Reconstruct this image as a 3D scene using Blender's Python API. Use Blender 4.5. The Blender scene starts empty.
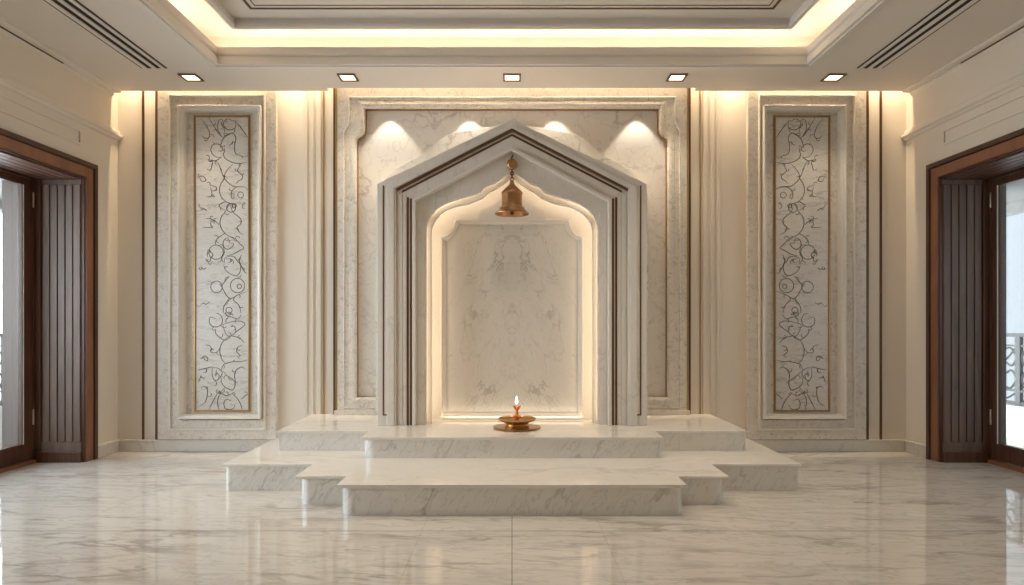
import bpy, bmesh, math, random
from mathutils import Vector, Matrix
random.seed(7)
scene = bpy.context.scene
COL = scene.collection
FOC, HX, HY, CAMY, CAMZ = 620.0, 512.0, 326.0, -6.2, 1.25   # focal length (px), vanishing point, camera

def wx(px, d): return (px - HX) * d / FOC
def wz(py, d): return CAMZ - (py - HY) * d / FOC
def yd(d): return CAMY + d
def pts(l, d): return [(wx(x, d), wz(y, d)) for x, y in l]

# ------------------------------------------------------------------ materials
def new_mat(name):
    m = bpy.data.materials.new(name); m.use_nodes = True
    nt = m.node_tree
    return m, nt, nt.nodes['Principled BSDF']

def plain(name, col, rough=.5, metal=0.0, bump=0.0, bscale=60, spec=.5, var=.06, vscale=3.0):
    m, nt, b = new_mat(name)
    b.inputs['Roughness'].default_value = rough
    b.inputs['Metallic'].default_value = metal
    b.inputs['Specular IOR Level'].default_value = spec
    tc = nt.nodes.new('ShaderNodeTexCoord')
    n = nt.nodes.new('ShaderNodeTexNoise'); n.inputs['Scale'].default_value = vscale; n.inputs['Detail'].default_value = 4
    nt.links.new(tc.outputs['Object'], n.inputs['Vector'])
    mx = nt.nodes.new('ShaderNodeMix'); mx.data_type = 'RGBA'
    mx.inputs[6].default_value = tuple(c * (1 - var) for c in col) + (1,)
    mx.inputs[7].default_value = tuple(min(1, c * (1 + var)) for c in col) + (1,)
    nt.links.new(n.outputs['Fac'], mx.inputs[0]); nt.links.new(mx.outputs[2], b.inputs['Base Color'])
    if bump:
        n2 = nt.nodes.new('ShaderNodeTexNoise'); n2.inputs['Scale'].default_value = bscale; n2.inputs['Detail'].default_value = 3
        nt.links.new(tc.outputs['Object'], n2.inputs['Vector'])
        bp = nt.nodes.new('ShaderNodeBump'); bp.inputs['Strength'].default_value = bump; bp.inputs['Distance'].default_value = .01
        nt.links.new(n2.outputs['Fac'], bp.inputs['Height']); nt.links.new(bp.outputs['Normal'], b.inputs['Normal'])
    return m

def mnode(nt, op, a, b=None, c=None, clamp=False):
    n = nt.nodes.new('ShaderNodeMath'); n.operation = op; n.use_clamp = clamp
    for i, v in enumerate((a, b, c)):
        if v is None: continue
        if isinstance(v, (int, float)): n.inputs[i].default_value = v
        else: nt.links.new(v, n.inputs[i])
    return n.outputs[0]

def marble(name, base, vein, scale=(1, 1, 1), rot=(0, 0, 0), vs=1.6, w=.045, strength=.55, rough=.18,
           mirror=False, fine=True, spec=.5, dist=.35, joints=None, cloud=.10, coat=0.0, breakup=.40, centre=False, bump=0.0):
    m, nt, b = new_mat(name)
    b.inputs['Roughness'].default_value = rough; b.inputs['Specular IOR Level'].default_value = spec
    tc = nt.nodes.new('ShaderNodeTexCoord')
    co = tc.outputs['Object']
    if mirror:
        sp = nt.nodes.new('ShaderNodeSeparateXYZ'); nt.links.new(co, sp.inputs[0])
        ab = mnode(nt, 'ABSOLUTE', sp.outputs[0])
        cb = nt.nodes.new('ShaderNodeCombineXYZ')
        nt.links.new(ab, cb.inputs[0]); nt.links.new(sp.outputs[1], cb.inputs[1]); nt.links.new(sp.outputs[2], cb.inputs[2])
        co2 = cb.outputs[0]
    else:
        co2 = co
    mr_ = nt.nodes.new('ShaderNodeMapping'); mr_.inputs['Rotation'].default_value = rot
    nt.links.new(co2, mr_.inputs['Vector'])
    mp = nt.nodes.new('ShaderNodeMapping'); mp.inputs['Scale'].default_value = scale
    nt.links.new(mr_.outputs[0], mp.inputs['Vector'])
    nd = nt.nodes.new('ShaderNodeTexNoise'); nd.inputs['Scale'].default_value = vs * .8; nd.inputs['Detail'].default_value = 3
    nt.links.new(mp.outputs[0], nd.inputs['Vector'])
    va = nt.nodes.new('ShaderNodeVectorMath'); va.operation = 'MULTIPLY_ADD'
    nt.links.new(nd.outputs['Color'], va.inputs[0])
    va.inputs[1].default_value = (dist, dist, dist); nt.links.new(mp.outputs[0], va.inputs[2])
    def vein_mask(sc, wid, detail, off):
        ad = nt.nodes.new('ShaderNodeVectorMath'); ad.operation = 'ADD'; ad.inputs[1].default_value = (off, off * 1.7, off * .6)
        nt.links.new(va.outputs[0], ad.inputs[0])
        n = nt.nodes.new('ShaderNodeTexNoise'); n.inputs['Scale'].default_value = sc; n.inputs['Detail'].default_value = detail
        n.inputs['Roughness'].default_value = .55
        nt.links.new(ad.outputs[0], n.inputs['Vector'])
        d = mnode(nt, 'ABSOLUTE', mnode(nt, 'SUBTRACT', n.outputs['Fac'], .5))
        mr = nt.nodes.new('ShaderNodeMapRange'); mr.interpolation_type = 'SMOOTHSTEP'
        mr.inputs['From Min'].default_value = 0; mr.inputs['From Max'].default_value = wid
        mr.inputs['To Min'].default_value = 1; mr.inputs['To Max'].default_value = 0
        nt.links.new(d, mr.inputs['Value'])
        return mr.outputs[0]
    v = vein_mask(vs, w, 5, 0)
    nb = nt.nodes.new('ShaderNodeTexNoise'); nb.inputs['Scale'].default_value = vs * 1.1; nb.inputs['Detail'].default_value = 2
    nt.links.new(mp.outputs[0], nb.inputs['Vector'])
    br = nt.nodes.new('ShaderNodeMapRange'); br.inputs['From Min'].default_value = breakup; br.inputs['From Max'].default_value = breakup + .22
    nt.links.new(nb.outputs['Fac'], br.inputs['Value'])
    v = mnode(nt, 'MULTIPLY', v, br.outputs[0])
    if fine:
        v2 = vein_mask(vs * 2.7, w * .8, 4, 5.3)
        v = mnode(nt, 'MAXIMUM', v, mnode(nt, 'MULTIPLY', v2, .45))
    nc = nt.nodes.new('ShaderNodeTexNoise'); nc.inputs['Scale'].default_value = vs * .9; nc.inputs['Detail'].default_value = 5
    nt.links.new(va.outputs[0], nc.inputs['Vector'])
    cl = mnode(nt, 'MULTIPLY', mnode(nt, 'SUBTRACT', nc.outputs['Fac'], .42, clamp=True), cloud * 8)
    fac = mnode(nt, 'ADD', mnode(nt, 'MULTIPLY', v, strength), mnode(nt, 'MULTIPLY', cl, .35), clamp=True)
    if centre:   # book-matched slab: the veining is densest near its seam
        s2 = nt.nodes.new('ShaderNodeSeparateXYZ'); nt.links.new(co2, s2.inputs[0])
        mr = nt.nodes.new('ShaderNodeMapRange'); mr.inputs['From Min'].default_value = .05; mr.inputs['From Max'].default_value = .55
        mr.inputs['To Min'].default_value = 1.25; mr.inputs['To Max'].default_value = .55
        nt.links.new(s2.outputs[0], mr.inputs['Value'])
        fac = mnode(nt, 'MULTIPLY', fac, mr.outputs[0], clamp=True)
    mx = nt.nodes.new('ShaderNodeMix'); mx.data_type = 'RGBA'
    mx.inputs[6].default_value = base + (1,); mx.inputs[7].default_value = vein + (1,)
    nt.links.new(fac, mx.inputs[0])
    out = mx.outputs[2]
    if joints:
        sp = nt.nodes.new('ShaderNodeSeparateXYZ'); nt.links.new(co, sp.inputs[0])
        masks = []
        for ax, period, off, half, amt in joints:
            p = mnode(nt, 'MODULO', mnode(nt, 'ADD', sp.outputs[ax], 100 * period - off + period / 2), period)
            dd = mnode(nt, 'ABSOLUTE', mnode(nt, 'SUBTRACT', p, period / 2))
            masks.append(mnode(nt, 'MULTIPLY', mnode(nt, 'LESS_THAN', dd, half), amt))
        k = masks[0]
        for q in masks[1:]: k = mnode(nt, 'MAXIMUM', k, q)
        mj = nt.nodes.new('ShaderNodeMix'); mj.data_type = 'RGBA'
        mj.inputs[7].default_value = (.30, .255, .21, 1)
        nt.links.new(k, mj.inputs[0]); nt.links.new(out, mj.inputs[6])
        out = mj.outputs[2]
    nt.links.new(out, b.inputs['Base Color'])
    if coat: b.inputs['Coat Weight'].default_value = coat; b.inputs['Coat Roughness'].default_value = .03
    return m

def wood(name, dark, light, rough=.35, sc=(14, 14, 1.1)):
    m, nt, b = new_mat(name)
    b.inputs['Roughness'].default_value = rough
    tc = nt.nodes.new('ShaderNodeTexCoord')
    mp = nt.nodes.new('ShaderNodeMapping'); mp.inputs['Scale'].default_value = sc
    nt.links.new(tc.outputs['Object'], mp.inputs['Vector'])
    n = nt.nodes.new('ShaderNodeTexNoise'); n.inputs['Scale'].default_value = 2.2; n.inputs['Detail'].default_value = 7
    n.inputs['Distortion'].default_value = .6
    nt.links.new(mp.outputs[0], n.inputs['Vector'])
    cr = nt.nodes.new('ShaderNodeValToRGB')
    cr.color_ramp.elements[0].position = .3; cr.color_ramp.elements[0].color = dark + (1,)
    cr.color_ramp.elements[1].position = .7; cr.color_ramp.elements[1].color = light + (1,)
    nt.links.new(n.outputs['Fac'], cr.inputs[0]); nt.links.new(cr.outputs[0], b.inputs['Base Color'])
    bp = nt.nodes.new('ShaderNodeBump'); bp.inputs['Strength'].default_value = .12; bp.inputs['Distance'].default_value = .003
    nt.links.new(n.outputs['Fac'], bp.inputs['Height']); nt.links.new(bp.outputs['Normal'], b.inputs['Normal'])
    return m

def emit(name, col, strength):
    m, nt, b = new_mat(name)
    nt.nodes.remove(b)
    e = nt.nodes.new('ShaderNodeEmission'); e.inputs[0].default_value = col + (1,); e.inputs[1].default_value = strength
    nt.links.new(e.outputs[0], nt.nodes['Material Output'].inputs[0])
    return m

def glass_mat():
    m, nt, b = new_mat('window_glass'); nt.nodes.remove(b)
    tr = nt.nodes.new('ShaderNodeBsdfTransparent'); tr.inputs[0].default_value = (.97, .985, .98, 1)
    gl = nt.nodes.new('ShaderNodeBsdfGlossy'); gl.inputs['Roughness'].default_value = .01
    fr = nt.nodes.new('ShaderNodeFresnel'); fr.inputs[0].default_value = 1.45
    mx = nt.nodes.new('ShaderNodeMixShader')
    nt.links.new(mnode(nt, 'MULTIPLY', fr.outputs[0], .5), mx.inputs[0])
    nt.links.new(tr.outputs[0], mx.inputs[1]); nt.links.new(gl.outputs[0], mx.inputs[2])
    nt.links.new(mx.outputs[0], nt.nodes['Material Output'].inputs[0])
    return m

MW = (.76, .715, .655)
MAT = dict(
    paint=plain('cream_wall_paint', (.74, .67, .58), .55, bump=.02, bscale=140, var=.02),
    lacquer=plain('cream_lacquered_panel', (.76, .685, .595), .33, var=.015),
    ceiling=plain('ceiling_paint', (.73, .68, .62), .6, var=.015),
    floor=marble('polished_floor_marble', (.70, .665, .615), (.30, .255, .21), scale=(.62, 2.5, 1), rot=(0, 0, .07), vs=1.9, w=.05,
                 strength=.62, rough=.022, dist=.45, joints=[(0, 1.1, .55, .0022, .30), (1, 2.6, -2.42, .007, .60), (0, 13.2, 0, .0035, .75)], cloud=.16, spec=1.0),
    step=marble('step_top_marble', (.80, .765, .71), (.50, .45, .39), scale=(.6, 1.5, 1), vs=1.8, w=.03, strength=.42, rough=.10, cloud=.08),
    riser=marble('step_riser_marble', (.76, .735, .69), (.30, .27, .245), scale=(2.2, 1.6, .75), rot=(0, -.6, 0), vs=2.2, w=.028, strength=.60, rough=.16, cloud=.05, breakup=.44),
    panel=marble('veined_wall_marble', (.76, .71, .645), (.38, .33, .28), vs=2.0, w=.024, strength=.62, rough=.28, cloud=.10, dist=.5),
    frame=marble('relief_frame_marble', (.765, .705, .63), (.30, .25, .20), vs=13, w=.05, strength=.60, rough=.35, cloud=.14),
    art=marble('art_slab_marble', (.72, .68, .625), (.40, .355, .31), scale=(.6, 1, 2.2), vs=4.2, w=.03, strength=.62, rough=.25, cloud=.10),
    shrine=marble('shrine_marble', (.745, .70, .645), (.47, .42, .37), scale=(1, 1, .5), vs=2.2, w=.022, strength=.32, rough=.24, cloud=.08),
    line=marble('pale_moulding_marble', (.80, .75, .675), (.60, .54, .47), vs=4, w=.02, strength=.25, rough=.3, cloud=.04),
    niche=marble('niche_marble', (.76, .71, .64), (.55, .49, .42), vs=1.6, w=.02, strength=.2, rough=.35, cloud=.04),
    book=marble('book_matched_marble', (.73, .69, .63), (.34, .30, .26), scale=(1.5, 1, .75), rot=(0, .5, 0), vs=2.6, w=.020, strength=.55, rough=.30,
                mirror=True, dist=.7, cloud=.10, centre=True),
    base=marble('baseboard_marble', (.70, .66, .60), (.42, .37, .32), vs=2.4, w=.03, strength=.4, rough=.2),
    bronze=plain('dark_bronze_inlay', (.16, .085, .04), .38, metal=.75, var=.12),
    gold=plain('antique_gold_frame', (.42, .25, .10), .32, metal=.9, var=.1),
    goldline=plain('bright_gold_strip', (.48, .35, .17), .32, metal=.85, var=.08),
    brass=plain('aged_bell_brass', (.40, .215, .105), .36, metal=1.0, bump=.05, bscale=90, var=.14, vscale=9),
    darkbrass=plain('dark_chain_brass', (.17, .085, .04), .42, metal=.9, var=.15),
    dish=plain('brushed_dish_brass', (.52, .30, .12), .30, metal=1.0, var=.1),
    copper=plain('orange_copper', (.72, .20, .055), .28, metal=.55, var=.12, vscale=30),
    vine=plain('dark_vine_inlay', (.13, .10, .075), .5, metal=.2, var=.15),
    wax=plain('candle_wax', (.85, .80, .70), .5),
    flame=emit('candle_flame', (1.0, .80, .50), 9),
    casing=wood('mahogany_casing', (.20, .083, .042), (.28, .120, .062), sc=(5, 4, .9)),
    casing_dark=wood('dark_walnut_edge', (.055, .022, .011), (.105, .045, .024)),
    plank=wood('grey_brown_planks', (.11, .066, .046), (.185, .118, .086), rough=.45, sc=(9, 9, .9)),
    soffit=wood('dark_soffit_planks', (.08, .035, .022), (.15, .07, .045), rough=.4, sc=(9, .9, 9)),
    leaf=wood('walnut_door_leaf', (.060, .024, .013), (.125, .055, .030)),
    bead=plain('pale_glazing_bead', (.80, .77, .73), .4),
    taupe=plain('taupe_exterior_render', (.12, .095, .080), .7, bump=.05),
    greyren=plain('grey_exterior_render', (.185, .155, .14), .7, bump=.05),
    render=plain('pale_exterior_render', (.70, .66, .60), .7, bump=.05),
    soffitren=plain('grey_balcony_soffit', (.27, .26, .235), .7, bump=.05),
    iron=plain('dark_wrought_iron', (.10, .095, .09), .5, metal=.6),
    tile=plain('balcony_paving', (.62, .58, .52), .5),
    steel=plain('hinge_steel', (.55, .47, .38), .3, metal=1.0),
    black=plain('vent_slot_black', (.012, .010, .009), .7),
    lens=emit('downlight_lens', (1.0, .86, .66), 2.2),
    glass=glass_mat(),
)

# ------------------------------------------------------------------ mesh builder
class MB:
    def __init__(s): s.v = []; s.f = []
    def add(s, v, f):
        o = len(s.v); s.v += [tuple(p) for p in v]; s.f += [tuple(i + o for i in q) for q in f]; return s
    def box(s, x0, x1, y0, y1, z0, z1):
        x0, x1 = sorted((x0, x1)); y0, y1 = sorted((y0, y1)); z0, z1 = sorted((z0, z1))
        return s.add([(x, y, z) for z in (z0, z1) for y in (y0, y1) for x in (x0, x1)],
                     [(0, 2, 3, 1), (4, 5, 7, 6), (0, 1, 5, 4), (2, 6, 7, 3), (0, 4, 6, 2), (1, 3, 7, 5)])
    def prism(s, poly, y0, y1):                    # polygon in x,z extruded along y
        n = len(poly)
        v = [(x, y0, z) for x, z in poly] + [(x, y1, z) for x, z in poly]
        return s.add(v, [tuple(range(n)), tuple(range(2 * n - 1, n - 1, -1))] + [(i, (i + 1) % n, (i + 1) % n + n, i + n) for i in range(n)])
    def slab(s, poly, z0, z1):                     # polygon in x,y extruded along z
        n = len(poly)
        v = [(x, y, z0) for x, y in poly] + [(x, y, z1) for x, y in poly]
        return s.add(v, [tuple(range(n)), tuple(range(2 * n - 1, n - 1, -1))] + [(i, (i + 1) % n, (i + 1) % n + n, i + n) for i in range(n)])
    def strip(s, a, b, y0, y1, yb=None):                    # band between two x,z polylines of equal length, extruded along y
        n = len(a)
        yb = y0 if yb is None else yb
        v = [(x, y0, z) for x, z in a] + [(x, yb, z) for x, z in b] + [(x, y1, z) for x, z in a] + [(x, y1, z) for x, z in b]
        f = []
        for i in range(n - 1):
            j = i + 1
            f += [(i, j, n + j, n + i), (2 * n + i, 3 * n + i, 3 * n + j, 2 * n + j), (i, 2 * n + i, 2 * n + j, j), (n + i, n + j, 3 * n + j, 3 * n + i)]
        f += [(0, n, 3 * n, 2 * n), (n - 1, 3 * n - 1, 4 * n - 1, 2 * n - 1)]
        return s.add(v, f)
    def sweep(s, path, prof, closed=False, plane='xz'):   # prof: (u to the path's left, w along the plane normal)
        n = len(path); rings = []
        for i in range(n):
            p = Vector(path[i])
            a = Vector(path[i - 1]) if (closed or i > 0) else None
            b = Vector(path[(i + 1) % n]) if (closed or i < n - 1) else None
            d1 = (p - a).normalized() if a is not None else (b - p).normalized()
            d2 = (b - p).normalized() if b is not None else d1
            n1 = Vector((-d1.y, d1.x)); n2 = Vector((-d2.y, d2.x))
            m = n1 + n2
            if m.length < 1e-6: m = n1.copy()
            m.normalize(); m /= max(.35, m.dot(n1))
            rings.append([(p + m * u, w) for u, w in prof])
        k = len(prof); v = []
        for r in rings:
            for q, w in r: v.append((q.x, w, q.y) if plane == 'xz' else ((q.x, q.y, w) if plane == 'xy' else (w, q.x, q.y)))
        f = []
        for i in range(n if closed else n - 1):
            j = (i + 1) % n
            for a in range(k):
                b = (a + 1) % k
                f.append((i * k + a, i * k + b, j * k + b, j * k + a))
        if not closed: f += [tuple(range(k)), tuple(range((n - 1) * k + k - 1, (n - 1) * k - 1, -1))]
        return s.add(v, f)
    def lathe(s, prof, c=(0, 0, 0), seg=40, axis='z'):
        v = []; f = []; k = len(prof)
        for i in range(seg):
            a = 2 * math.pi * i / seg
            for r, h in prof:
                q = (r * math.cos(a), r * math.sin(a), h)
                if axis == 'y': q = (q[0], q[2], q[1])
                if axis == 'x': q = (q[2], q[0], q[1])
                v.append((q[0] + c[0], q[1] + c[1], q[2] + c[2]))
        for i in range(seg):
            j = (i + 1) % seg
            for a in range(k - 1): f.append((i * k + a, j * k + a, j * k + a + 1, i * k + a + 1))
        f.append(tuple(i * k for i in range(seg))); f.append(tuple(i * k + k - 1 for i in reversed(range(seg))))
        return s.add(v, f)
    def tube(s, path, r, seg=8, closed=False, taper=False):
        P = [Vector(p) for p in path]; n = len(P); v = []; f = []; up = None
        for i in range(n):
            a = P[i - 1] if (closed or i > 0) else P[i]; b = P[(i + 1) % n] if (closed or i < n - 1) else P[i]
            t = (b - a)
            t = t.normalized() if t.length > 1e-9 else Vector((0, 0, 1))
            if up is None:
                up = Vector((0, 1, 0)) if abs(t.y) < .9 else Vector((1, 0, 0))
            x = up.cross(t); x = x.normalized() if x.length > 1e-6 else Vector((1, 0, 0)); up = t.cross(x).normalized()
            rr = r
            if taper: rr = r * (.45 + .55 * math.sin(math.pi * min(1, max(0, (i + .6) / (n + .2)))))
            for q in range(seg):
                an = 2 * math.pi * q / seg
                v.append(P[i] + x * (rr * math.cos(an)) + up * (rr * math.sin(an)))
        for i in range(n if closed else n - 1):
            j = (i + 1) % n
            for q in range(seg):
                w = (q + 1) % seg
                f.append((i * seg + q, i * seg + w, j * seg + w, j * seg + q))
        if not closed: f += [tuple(reversed(range(seg))), tuple((n - 1) * seg + q for q in range(seg))]
        return s.add(v, f)
    def build(s, name, mat, parent=None, smooth=False, bevel=0.0):
        org = Vector((0, 0, 0)); p = parent
        while p is not None: org += p.location; p = p.parent
        me = bpy.data.meshes.new(name)
        me.from_pydata([Vector(q) - org for q in s.v], [], s.f)
        bm = bmesh.new(); bm.from_mesh(me)
        bmesh.ops.triangulate(bm, faces=[q for q in bm.faces if len(q.verts) > 4], ngon_method='EAR_CLIP')
        bmesh.ops.recalc_face_normals(bm, faces=bm.faces)
        bm.to_mesh(me); bm.free()
        me.materials.append(MAT[mat])
        if smooth:
            for q in me.polygons: q.use_smooth = True
            me.set_sharp_from_angle(angle=math.radians(38))
        o = bpy.data.objects.new(name, me); COL.objects.link(o)
        if parent is not None: o.parent = parent
        if bevel:
            b = o.modifiers.new('edge', 'BEVEL'); b.width = bevel; b.segments = 2; b.limit_method = 'ANGLE'; b.angle_limit = math.radians(50)
        return o

def tag(o, label, cat, group=None):
    o['label'] = label; o['category'] = cat
    if group: o['group'] = group
    return o
def thing(name, loc, label, cat, group=None):
    o = bpy.data.objects.new(name, None); COL.objects.link(o); o.location = loc; o.empty_display_size = .1
    return tag(o, label, cat, group)
NT = {'trim': 0}
def struct(o, label=None, cat=None):
    o['kind'] = 'structure'
    if label: o['label'] = label
    if cat: o['category'] = cat
    return o
def trim(mb, mat, label, **k):
    NT['trim'] += 1
    return struct(mb.build('trim_%d' % NT['trim'], mat, **k), label, 'trim')
def catmull(P, n=6, closed=False):
    out = []; m = len(P)
    for i in range(m if closed else m - 1):
        p0 = P[(i - 1) % m] if (closed or i > 0) else P[i]; p1 = P[i]; p2 = P[(i + 1) % m]
        p3 = P[(i + 2) % m] if (closed or i + 2 < m) else p2
        for k in range(n):
            t = k / n
            out.append(tuple(.5 * ((2 * b) + (c - a) * t + (2 * a - 5 * b + 4 * c - d) * t * t + (3 * b - a - 3 * c + d) * t ** 3)
                             for a, b, c, d in zip(p0, p1, p2, p3)))
    if not closed: out.append(tuple(P[-1]))
    return out
SIDES = ((-1, 'left'), (1, 'right'))

# ------------------------------------------------------------------ room shell
Z2_ = .372
XW, ZC, YF = 3.94, 3.562, -8.6
fl = struct(MB().box(-4.37, 4.37, YF - .1, .2, -.12, 0).build('floor', 'floor'), 'polished beige veined marble floor', 'floor')
struct(MB().box(-4.6, 4.6, 0, .2, 0, 4.1).build('wall_back', 'lacquer'), 'cream panelled back wall behind the shrine', 'wall')
struct(MB().box(-4.6, 4.6, YF - .2, YF, 0, 4.1).build('wall_front', 'paint'), 'plain cream wall behind the viewer', 'wall')
DY0, DY1, DZ = -.50, -3.5, 2.62
for s, nm in SIDES:
    w = MB()
    w.box(s * XW, s * 4.45, DY0, 0, 0, 4.1)
    w.box(s * XW, s * 4.45, YF, DY1, 0, 4.1)
    w.box(s * XW, s * 4.45, DY1, DY0, DZ, 4.1)
    struct(w.build('wall_' + nm, 'paint'), 'cream painted %s side wall around the timber door opening' % nm, 'wall')

# ceiling: slab with a tray opening and a light slot along the back wall
TX, TY0, TY1 = 2.60, -.73, -5.7
c = MB()
c.slab([(-XW, TY0), (-XW, -.10), (-1.80, -.10), (-1.80, -.177), (1.80, -.177), (1.80, -.10), (XW, -.10), (XW, TY0)], ZC, 3.62)
c.box(-XW, -TX, TY1, TY0, ZC, 3.62); c.box(TX, XW, TY1, TY0, ZC, 3.62); c.box(-XW, XW, YF, TY1, ZC, 3.62)
# slot housing
c.box(-XW, XW, -.30, 0, 4.00, 4.04); c.box(-XW, XW, -.30, -.27, 3.62, 4.04)
# cove trough walls and cove lid
o = .33
c.box(-TX - o - .04, -TX - o, TY1 - o, TY0 + o, 3.62, 3.97); c.box(TX + o, TX + o + .04, TY1 - o, TY0 + o, 3.62, 3.97)
c.box(-TX - o, TX + o, TY0 + o, TY0 + o + .04, 3.62, 3.97); c.box(-TX - o, TX + o, TY1 - o - .04, TY1 - o, 3.62, 3.97)
c.box(-TX - o, TX + o, TY1 - o, TY0 + o, 3.95, 3.99)
struct(c.build('ceiling', 'ceiling'), 'cream ceiling with a lit recessed tray', 'ceiling')
IX, IY0, IY1 = 2.35, -.98, -5.45
t = MB()
t.slab([(-IX, IY1), (-IX, IY0), (IX, IY0), (IX, IY1)], 3.83, 3.95)
struct(t.build('ceiling_panel', 'ceiling'), 'inner raised panel of the tray ceiling', 'ceiling')
# inner drop moulding (path clockwise so that left = outwards)
rect = lambda x, a, b: [(-x, a), (x, a), (x, b), (-x, b)]
trim(MB().sweep(rect(IX, IY0, IY1), [(0, 3.95), (0, 3.765), (.006, 3.75), (-.028, 3.75), (-.034, 3.765), (-.034, 3.785), (-.02, 3.79), (-.02, 3.84)], True, 'xy'),
     'ceiling', 'stepped moulding round the inner ceiling panel')
trim(MB().sweep(rect(TX, TY0, TY1), [(.075, 3.565), (.075, 3.553), (.03, 3.548), (.03, 3.585), (.022, 3.592), (.016, 3.605), (.016, 3.64), (.004, 3.65), (.0, 3.66), (0, 3.712), (.03, 3.712), (.035, 3.62)], True, 'xy'),
     'ceiling', 'cream cornice round the lit ceiling tray')
for x, a, b, h in ((2.12, -1.165, -5.27, .011), (2.07, -1.215, -5.22, .004)):
    trim(MB().sweep(rect(x, a, b), [(-h, 3.826), (h, 3.826), (h, 3.832), (-h, 3.832)], True, 'xy'), 'bronze',
         'thin bronze line inset in the inner ceiling panel' if h > .01 else 'hairline bronze line inside the bronze ceiling border')

# side wall cornices on the ceiling, picture rails, bead rectangles
for s, nm in SIDES:
    prof = [(0, 3.562), (.10, 3.562), (.10, 3.553), (.088, 3.545), (.03, 3.543), (.03, 3.53), (.018, 3.52), (0, 3.51)]
    m = MB(); n = len(prof)
    m.v = [(s * (XW - u), y, z) for y in (-.10, YF) for u, z in prof]
    m.f = [(i, (i + 1) % n, (i + 1) % n + n, i + n) for i in range(n)] + [tuple(range(n)), tuple(range(2 * n - 1, n - 1, -1))]
    trim(m, 'ceiling', 'flat stepped cornice where the ceiling meets the %s wall' % nm)
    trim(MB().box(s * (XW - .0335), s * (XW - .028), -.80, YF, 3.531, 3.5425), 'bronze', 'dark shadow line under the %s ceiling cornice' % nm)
    prof = [(0, 3.20), (.012, 3.20), (.016, 3.188), (.016, 3.165), (.034, 3.158), (.05, 3.15), (.05, 3.132), (.03, 3.122), (.02, 3.105), (0, 3.10)]
    m = MB(); n = len(prof)
    m.v = [(s * (XW - u), y, z) for y in (-.0, YF) for u, z in prof]
    m.f = [(i, (i + 1) % n, (i + 1) % n + n, i + n) for i in range(n)] + [tuple(range(n)), tuple(range(2 * n - 1, n - 1, -1))]
    trim(m, 'lacquer', 'cream picture rail along the %s wall above the door' % nm)
    path = [(-.553, 2.908), (-.553, 3.026), (-3.6, 3.026), (-3.6, 2.908)]
    q = sorted((s * XW, s * (XW - .016)))
    trim(MB().sweep(path, [(-.009, q[0]), (.009, q[0]), (.006, q[1]), (-.006, q[1])] if s > 0 else [(-.006, q[0]), (.006, q[0]), (.009, q[1]), (-.009, q[1])], True, 'yz'),
         'lacquer', 'thin bead rectangle on the %s wall over the door head' % nm)

# baseboards
struct(MB().box(-XW, -2.17, -.030, 0, 0, .104).box(-XW, -2.17, -.044, 0, .098, .118).box(XW, 2.17, -.030, 0, 0, .104).box(XW, 2.17, -.044, 0, .098, .118)
       .build('baseboard_back', 'base', bevel=.003), 'pale marble skirting along the back wall', 'baseboard')
for s, nm in SIDES:
    struct(MB().box(s * XW, s * (XW - .030), -.355, -.036, 0, .104).box(s * XW, s * (XW - .044), -.355, -.044, .098, .118)
           .build('baseboard_' + nm, 'base', bevel=.003), 'pale marble skirting between corner and door on the %s wall' % nm, 'baseboard')

# back wall flat pilaster strips, bronze lines, reeding
for s, nm in SIDES:
    X = lambda px, d=6.19: s * abs(wx(px, d))
    trim(MB().box(X(139), X(157.6), -.012, 0, .116, 3.75), 'lacquer', 'flat cream strip carrying two bronze lines, %s end of back wall' % nm, bevel=.002)
    for a, b, which in ((142.3, 144.6, 'outer'), (155.6, 158.0, 'inner')):
        trim(MB().box(X(a), X(b), -.018, -.010, .116, 3.75), 'bronze', 'dark bronze line on the back wall, %s of the pair at the %s end' % (which, nm))
    for a, b, which in ((303.2, 307.6, 'outermost'), (309.2, 313.8, 'middle'), (316.0, 321.5, 'innermost')):
        prof = [(X(a), 0), (X(a + .8), -.016), (X(b - .8), -.016), (X(b), 0)]
        trim(MB().slab(prof, Z2_, 3.75), 'lacquer', 'cream vertical reed on the back wall, %s of three %s of the shrine panel' % (which, nm))
    trim(MB().box(X(323.0), X(324.2), -.012, 0, Z2_, 3.75), 'goldline', 'thin gold strip on the back wall %s of the shrine panel' % nm)
    trim(MB().box(X(333.2, 6.17), X(335.2, 6.17), -.030, 0, Z2_, 3.75), 'bronze', 'dark bronze strip along the %s edge of the shrine panel' % nm)

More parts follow.
